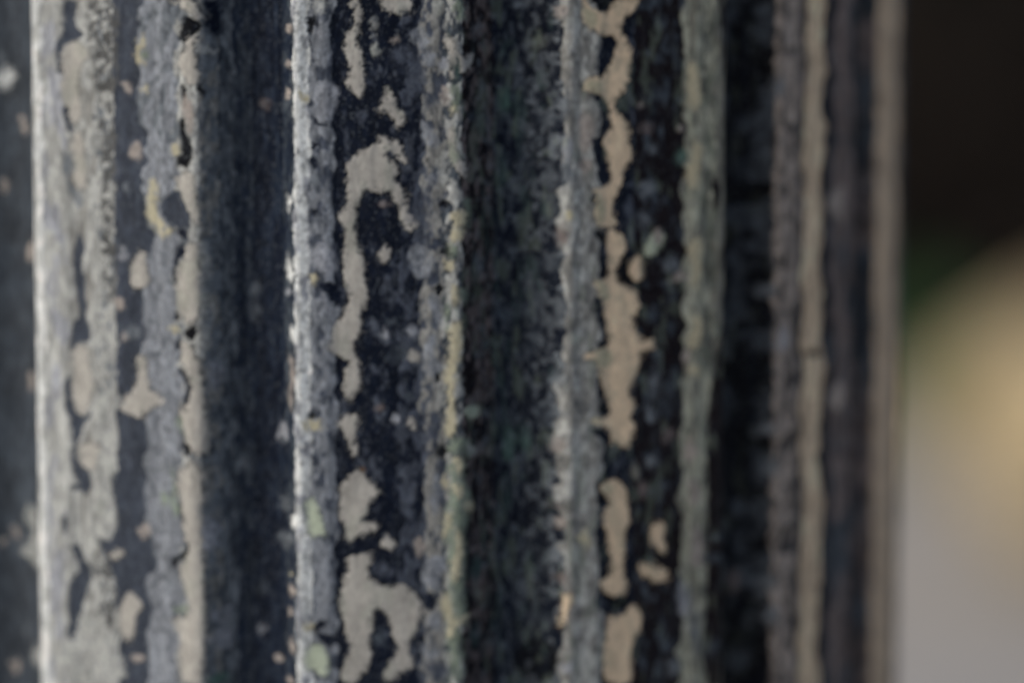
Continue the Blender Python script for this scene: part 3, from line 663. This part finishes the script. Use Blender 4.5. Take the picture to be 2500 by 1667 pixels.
def stamp(S, Z, col, hgt, rgh, s_axis, z_axis):
    wob_s = (fbm(S / .9, Z / .9, 50, 3) - .5) * 1.35 + (fbm(S / .38, Z / .38, 54, 2) - .5) * .95
    wob_z = (fbm(S / .9, Z / .9, 60, 3) - .5) * 1.35
    cmask = np.zeros(S.shape, np.float32)
    for ln in ("B 91,-25 93,-10 97.5,8 98,-95 90,-95 91.5,-60\n".replace(",", " ") + MARKS).strip().splitlines():
        p = ln.split()
        if not p: continue
        blob = p[0][0] == '*'
        key = p[0].lstrip('*'); v = np.array([float(q) for q in p[1:]])
        if blob and key == 'V' and 36 < v[0] < 51: key = 'M'
        if key == 'D' and v[0] < -55: key = 'H'  # sky sheen on the left fillet's dark paint, put in as lighter colour
        if key == 'C' and v[0] > 46: key = 'F'        # right-hand cream lightened and warmed, standing in for missing light
        if blob:
            cx, cz, rx, rz = v
            if 97 < cx < 118: rx = min(rx, 1.6)
            x0, x1, z0, z1 = cx - rx * 1.8 - 1, cx + rx * 1.8 + 1, cz - rz * 1.8 - 1, cz + rz * 1.8 + 1
        else:
            P = smooth_poly(v.reshape(-1, 2))
            x0, z0 = P.min(0) - 1.2; x1, z1 = P.max(0) + 1.2
        i0, i1 = np.searchsorted(s_axis, (x0, x1)); j0, j1 = np.searchsorted(z_axis, (z0, z1))
        if i1 <= i0 or j1 <= j0: continue
        sl = (slice(j0, j1), slice(i0, i1))
        x = S[sl] + wob_s[sl]; y = Z[sl] + wob_z[sl]
        if blob:
            d = np.sqrt(((x - cx) / rx) ** 2 + ((y - cz) / rz) ** 2)
            d = d + (fbm(x / (rx * .9), y / (rz * .9), 121, 3) - .5) * 1.5
            soft = .75 if key in ('Md', 'Ld', 'Td', 'M', 'Mp', 'Mg', 'T') else .42
            m = 1 - sstep(1 - soft, 1 + soft, d)
        else:
            inside = np.zeros(x.shape, bool); dist = np.full(x.shape, 1e9)
            a_ = P; b_ = np.roll(P, -1, 0)
            for (ax, ay), (bx, by) in zip(a_, b_):
                dx, dy = bx - ax, by - ay
                L2 = dx * dx + dy * dy + 1e-9
                t = np.clip(((x - ax) * dx + (y - ay) * dy) / L2, 0, 1)
                dist = np.minimum(dist, (x - ax - t * dx) ** 2 + (y - ay - t * dy) ** 2)
                if ay != by:
                    c = ((ay > y) != (by > y)) & (x < (bx - ax) * (y - ay) / (by - ay) + ax)
                    inside ^= c
            sd_ = np.sqrt(dist) * np.where(inside, 1, -1)
            m = sstep(-.35, .42, sd_)
            if key in ('N', 'L', 'V', 'Ld', 'G', 'W', 'I', 'P', 'M', 'S', 'Y'):
                m = sstep(-.6, .7, sd_)
        if key in ('C', 'F', 'N', 'Y', 'I', 'G') and not blob:
            # crumbled rim: bites out of the coat, crumbs of it just outside
            bite = fbm(x / .75, y / .95, 141, 2); crumb = fbm(x / .55, y / .7, 145, 2)
            m = m * (1 - sstep(1.5, .1, sd_) * sstep(.60, .68, bite))
            m = np.maximum(m, sstep(-1.2, -.3, sd_) * sstep(.70, .76, crumb) * .9)
        if key == 'S':
            m = m * sstep(.42, .52, fbm(x / 1.1, y / 1.4, 70, 3))
        # a thin dark line along the edge of the thick cream coat
        if key in ('C', 'F', 'I') and not blob:
            ring = sstep(-.75, -.1, sd_) * (1 - m) * .6 * (1 - cmask[sl])
            col[sl] = col[sl] * (1 - ring[..., None]) + alb('K') * ring[..., None]
        if key in ('C', 'F', 'I', 'Y'): cmask[sl] = np.maximum(cmask[sl], m)
        var = fbm(x / 2.0, y / 3.5, 74 + len(ln) % 5, 3)
        amp = .30 if key in ('C', 'F', 'Y', 'P', 'I', 'W') else .75
        c = alb(key) * (1 + (var[..., None] - .5) * amp)
        if key in ('C', 'F', 'N'):
            gr = sstep(.55, .75, fbm(x / 3, y / 5, 81, 2))[..., None] * .22
            c = c * (1 - gr) + alb('G') * gr
        if key in ('L', 'V', 'N', 'W', 'Q', 'M'):
            sp = sstep(.60, .72, fbm(x / 1.0, y / 1.3, 86, 3))[..., None] * .45
            c = c * (1 - sp) + alb('Ld') * sp
        if key in ('L', 'V', 'N', 'M', 'Ld', 'G', 'U', 'W', 'Md', 'Mp', 'Mg'):
            m = m * (.62 + .38 * sstep(.3, .6, fbm(x / 1.3, y / 2.2, 97, 3)))       # thin, half worn coats
        mm_ = m[..., None]
        col[sl] = col[sl] * (1 - mm_) + c * mm_
        hgt[sl] = hgt[sl] * (1 - m) + PAL[key][1] * m
        rgh[sl] = rgh[sl] * (1 - m) + PAL[key][2] * m
    return cmask

def paint_material():
    m = bpy.data.materials.new("peeling_paint")
    m.use_nodes = True
    nt = m.node_tree; b = nt.nodes["Principled BSDF"]
    at = nt.nodes.new("ShaderNodeAttribute"); at.attribute_name = "paint"
    tc = nt.nodes.new("ShaderNodeTexCoord")
    mp = nt.nodes.new("ShaderNodeMapping"); mp.inputs["Scale"].default_value = (1, 1, .6)
    n1 = nt.nodes.new("ShaderNodeTexNoise"); n1.inputs["Scale"].default_value = 900; n1.inputs["Detail"].default_value = 4
    mr = nt.nodes.new("ShaderNodeMapRange")
    mr.inputs[1].default_value = .3; mr.inputs[2].default_value = .7; mr.inputs[3].default_value = .86; mr.inputs[4].default_value = 1.14
    mx = nt.nodes.new("ShaderNodeVectorMath"); mx.operation = 'SCALE'
    nt.links.new(tc.outputs["Object"], mp.inputs[0]); nt.links.new(mp.outputs[0], n1.inputs["Vector"])
    nt.links.new(n1.outputs["Fac"], mr.inputs[0])
    nt.links.new(at.outputs["Color"], mx.inputs[0]); nt.links.new(mr.outputs[0], mx.inputs["Scale"])
    nt.links.new(mx.outputs[0], b.inputs["Base Color"])
    nt.links.new(at.outputs["Alpha"], b.inputs["Roughness"])
    b.inputs["Specular IOR Level"].default_value = 0.07
    bu = nt.nodes.new("ShaderNodeBump"); bu.inputs["Strength"].default_value = .2; bu.inputs["Distance"].default_value = .0004
    nt.links.new(n1.outputs["Fac"], bu.inputs["Height"]); nt.links.new(bu.outputs[0], b.inputs["Normal"])
    return m
m_paint = paint_material()

col_root = bpy.data.objects.new("fluted_column", None)
scene.collection.objects.link(col_root)
tag(col_root, "weathered fluted column with dark metal showing through peeling cream and grey paint", "column")

z_axis = np.concatenate([np.arange(0, 1250, 10.), np.arange(1250, 1464, .26), np.arange(1466, 2600, 10.)]) - ZC
def span(l, r):
    st = .10 if (l > -66 and r < 93) else .7
    if l < -46.9 and l > -66 and r < -46: st = .4
    n = max(4, int(round((r - l) / st)))
    return np.linspace(l, r, n + 1)
pieces = []
for i, (l, r) in enumerate(FIL):
    l2 = FIL[i + 1][0] if i + 1 < len(FIL) else 295.0
    pieces.append(("fillet", span(l, r))); pieces.append(("flute", span(r, l2)))
th_all = np.concatenate([p[1] for p in pieces])
S, Z = np.meshgrid(th_all * MM, z_axis)
colr, hgt, rgh = base_coat(S, Z)
# stamping needs a rising axis; piece borders repeat one value, which searchsorted accepts
cmask = stamp(S, Z, colr, hgt, rgh, th_all * MM, z_axis)
def wash(amount, key):
    global colr
    a_ = (amount)[..., None]
    colr = colr * (1 - a_) + alb(key) * a_
thin = (1 - .8 * cmask) * np.where(S < -62, .55, 1.0)
flu = np.zeros_like(S)
for i, (l, r_) in enumerate(FIL):
    l2 = FIL[i + 1][0] if i + 1 < len(FIL) else 295.0
    flu = np.maximum(flu, sstep(r_ * MM, r_ * MM + 3, S) * sstep(l2 * MM, l2 * MM - 2, S))
wash(sstep(.50, .66, fbm(S / .9, Z / 26, 125, 3)) * .28 * flu * thin, 'K')     # streaks run down the flutes
wash(sstep(.54, .70, fbm(S / .7, Z / 17, 128, 3)) * .28 * flu * thin, 'Nv')
wash(sstep(.52, .75, fbm(S / 1.3, Z / 2.8, 101, 3)) * (.03 + .20 * sstep(.03, .1, colr.mean(-1))) * thin, 'M')        # chalky dust
wash(sstep(.52, .74, fbm(S / 1.1, Z / 2.4, 105, 3)) * .40 * thin, 'D')        # grime
wash(sstep(.68, .78, fbm(S / .42, Z / .6, 109, 2)) * .34 * (1 - cmask), 'M')  # specks of old paint
wash(sstep(.62, .74, fbm(S / .5, Z / .6, 113, 2)) * .30 * thin, 'K')          # pits
wash(sstep(.60, .72, fbm(S / 1.6, Z / 2.2, 135, 3)) * .45 * flu * sstep(20, 26, S) * sstep(60, 50, S), 'M')
wash(sstep(.64, .74, fbm(S / 1.6, Z / 7, 138, 3)) * .55 * flu * sstep(20, 26, S) * sstep(60, 50, S), 'Td')
wash(sstep(.60, .72, fbm(S / 2.0, Z / 6, 131, 3)) * .30 * (1 - cmask) * sstep(14, 20, S) * sstep(120, 95, S), 'G')
colr = colr * (.86 + .28 * fbm(S / 4, Z / 9, 117, 2))[..., None]
warm_light = sstep(50, 125, S)[..., None] * sstep(260, 215, S)[..., None]      # browner paint here, plus warm bounce light painted into the colour
lum = sstep(.04, .14, colr.mean(-1))[..., None]
colr = colr * (1 - warm_light + warm_light * (np.array([1.1, 1.0, .9]) + lum * .22))
light_lift = sstep(46, 52, S)[..., None] * (1 - warm_light) * lum  # brightens pale paint on the right, making up for weak light there
colr = np.minimum(colr * (1 + light_lift * np.array([.24, .2, .14])), .8)
hgt = hgt + (fbm(S / .8, Z / 1.1, 90, 3) - .5) * .14 + (fbm(S / 5, Z / 12, 93, 2) - .5) * .5
rel_all = relief(th_all)
o0 = 0
nz = len(z_axis)
for name, ths in pieces:
    n = len(ths); sl = slice(o0, o0 + n); o0 += n
    rr = (R0 + relief(ths)[None, :] + hgt[:, sl]) / 1000
    t = np.radians(ths)[None, :]
    co = np.empty((nz, n, 3), np.float32)
    co[..., 0] = rr * np.sin(t); co[..., 1] = -rr * np.cos(t); co[..., 2] = ((z_axis + ZC) / 1000)[:, None]
    idx = np.arange(nz * n).reshape(nz, n)
    q = np.stack([idx[:-1, :-1], idx[:-1, 1:], idx[1:, 1:], idx[1:, :-1]], -1).reshape(-1, 4)
    me = bpy.data.meshes.new(name)
    me.vertices.add(nz * n); me.vertices.foreach_set("co", co.ravel())
    me.loops.add(q.size); me.loops.foreach_set("vertex_index", q.ravel().astype(np.int32))
    me.polygons.add(len(q)); me.polygons.foreach_set("loop_start", np.arange(0, q.size, 4, dtype=np.int32))
    me.polygons.foreach_set("use_smooth", np.ones(len(q), bool))
    ca_ = me.attributes.new("paint", 'FLOAT_COLOR', 'POINT')
    rgba = np.concatenate([colr[:, sl], rgh[:, sl, None]], -1).astype(np.float32)
    ca_.data.foreach_set("color", rgba.ravel())
    me.update(calc_edges=True); me.validate()
    me.materials.append(m_paint)
    o = bpy.data.objects.new(name, me)
    scene.collection.objects.link(o); o.parent = col_root

# ------------------------------------------------------------------ the far background, all out of focus
rnd = random.Random(3)
YAWR, PITR, FPX = math.radians(-1.782), math.radians(7.5), 150 / 36 * 2500
def far_point(px, py, dist):
    """where the sight line through that spot of the photograph stands at a ground distance"""
    fw = Vector((-math.sin(YAWR) * math.cos(PITR), math.cos(YAWR) * math.cos(PITR), -math.sin(PITR)))
    rt = Vector((math.cos(YAWR), math.sin(YAWR), 0)); up = rt.cross(fw)
    d = fw * FPX + rt * (px - 1250) - up * (py - 833.5)
    return Vector(cam.location) + d * (dist / d.y)

def leaf_mass(n, cx, cy, zlo, zhi, rx, ry, size, mat, name, parent, shape='box'):
    vs, fs = [], []
    for i in range(n):
        while True:
            x, y, z = rnd.uniform(-1, 1), rnd.uniform(-1, 1), rnd.uniform(-1, 1)
            if shape == 'box' or x * x + y * y + z * z < 1: break
        c = Vector((cx + x * rx, cy + y * ry, zlo + (z * .5 + .5) * (zhi - zlo)))
        u = Vector((rnd.gauss(0, 1), rnd.gauss(0, 1), rnd.gauss(0, 1))).normalized()
        v = u.orthogonal().normalized(); s = size * rnd.uniform(.6, 1.3)
        k = len(vs)
        vs += [c - u * s, c + v * s * .45, c + u * s, c - v * s * .45]
        fs.append((k, k + 1, k + 2, k + 3))
    return link_mesh(name, vs, fs, mat, parent, smooth=False)

# dark hedge across the back
m_hedge = simple_mat("hedge_leaves", (0.003, 0.0035, 0.002), (0.030, 0.015, 0.006), 3.5, .7)  # near-black leaves: the shade the hedge stands in is put into their colour
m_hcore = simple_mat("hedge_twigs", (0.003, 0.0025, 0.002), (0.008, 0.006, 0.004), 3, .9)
hy = 9.75
hedge = bpy.data.objects.new("hedge", None); scene.collection.objects.link(hedge)
hedge.location = (1.0, hy, 0)
tag(hedge, "dark hedge blurred across the back, filling the top right corner of the picture", "hedge")
leaf_mass(9000, 0, -.15, .02, 2.1, 3.2, .35, .05, m_hedge, "foliage", hedge)
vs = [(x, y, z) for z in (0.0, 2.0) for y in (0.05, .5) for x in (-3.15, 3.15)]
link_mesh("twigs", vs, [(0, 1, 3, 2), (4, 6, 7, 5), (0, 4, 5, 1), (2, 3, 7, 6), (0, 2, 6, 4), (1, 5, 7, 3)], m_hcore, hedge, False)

# pale tan boulder at the right
def boulder(name, px, py, dist, rx, rz, mat, label, cat, seed):
    c = far_point(px, py, dist)
    vs, fs = [], []
    nu, nv = 48, 24
    r_ = np.random.RandomState(seed); ph = r_.rand(6, 3) * 6.28
    for j in range(nv + 1):
        for i in range(nu):
            a_, b_ = 2 * math.pi * i / nu, math.pi * j / nv
            d = Vector((math.sin(b_) * math.cos(a_), math.sin(b_) * math.sin(a_), math.cos(b_)))
            k = 1 + sum(.05 * math.sin((q + 1) * d.x * 2 + ph[q][0]) * math.cos((q + 1) * d.z * 1.7 + ph[q][1]) for q in range(5))
            q_ = [math.copysign(abs(v) ** .68, v) for v in d]
            vs.append((q_[0] * rx * k, q_[1] * rx * .7 * k, q_[2] * rz * k))
    for j in range(nv):
        for i in range(nu):
            a0, a1 = j * nu + i, j * nu + (i + 1) % nu
            fs.append((a0, a0 + nu, a1 + nu, a1))
    o = link_mesh(name, vs, fs, mat)
    o.location = (c.x, c.y, rz * .86)
    tag(o, label, cat)
    return o
m_stone = simple_mat("tan_stone", (0.36, 0.29, 0.17), (0.44, 0.37, 0.24), 3.0, .9, .4)
boulder("boulder", 3010, 930, 8.0, .50, .28, m_stone, "pale tan boulder blurred at the right edge in front of the dark hedge", "boulder", 4)

# small green plant between column and boulder
m_green = simple_mat("green_leaves", (0.03, 0.115, 0.03), (0.065, 0.18, 0.055), 6, .6)
gp = far_point(2262, 760, 9.3)
shrub = bpy.data.objects.new("shrub", None); scene.collection.objects.link(shrub)
shrub.location = (gp.x, gp.y, 0)
tag(shrub, "small blurred green shrub between the column's right edge and the tan boulder", "shrub")
leaf_mass(1600, 0, 0, .03, .38, .11, .10, .03, m_green, "foliage", shrub, 'ball')
stem = [(math.cos(k * 1.2566) * .012, math.sin(k * 1.2566) * .012, z) for z in (0, .3) for k in range(5)]
link_mesh("stem", stem, [(k, (k + 1) % 5, 5 + (k + 1) % 5, 5 + k) for k in range(5)], m_hcore, shrub, False)
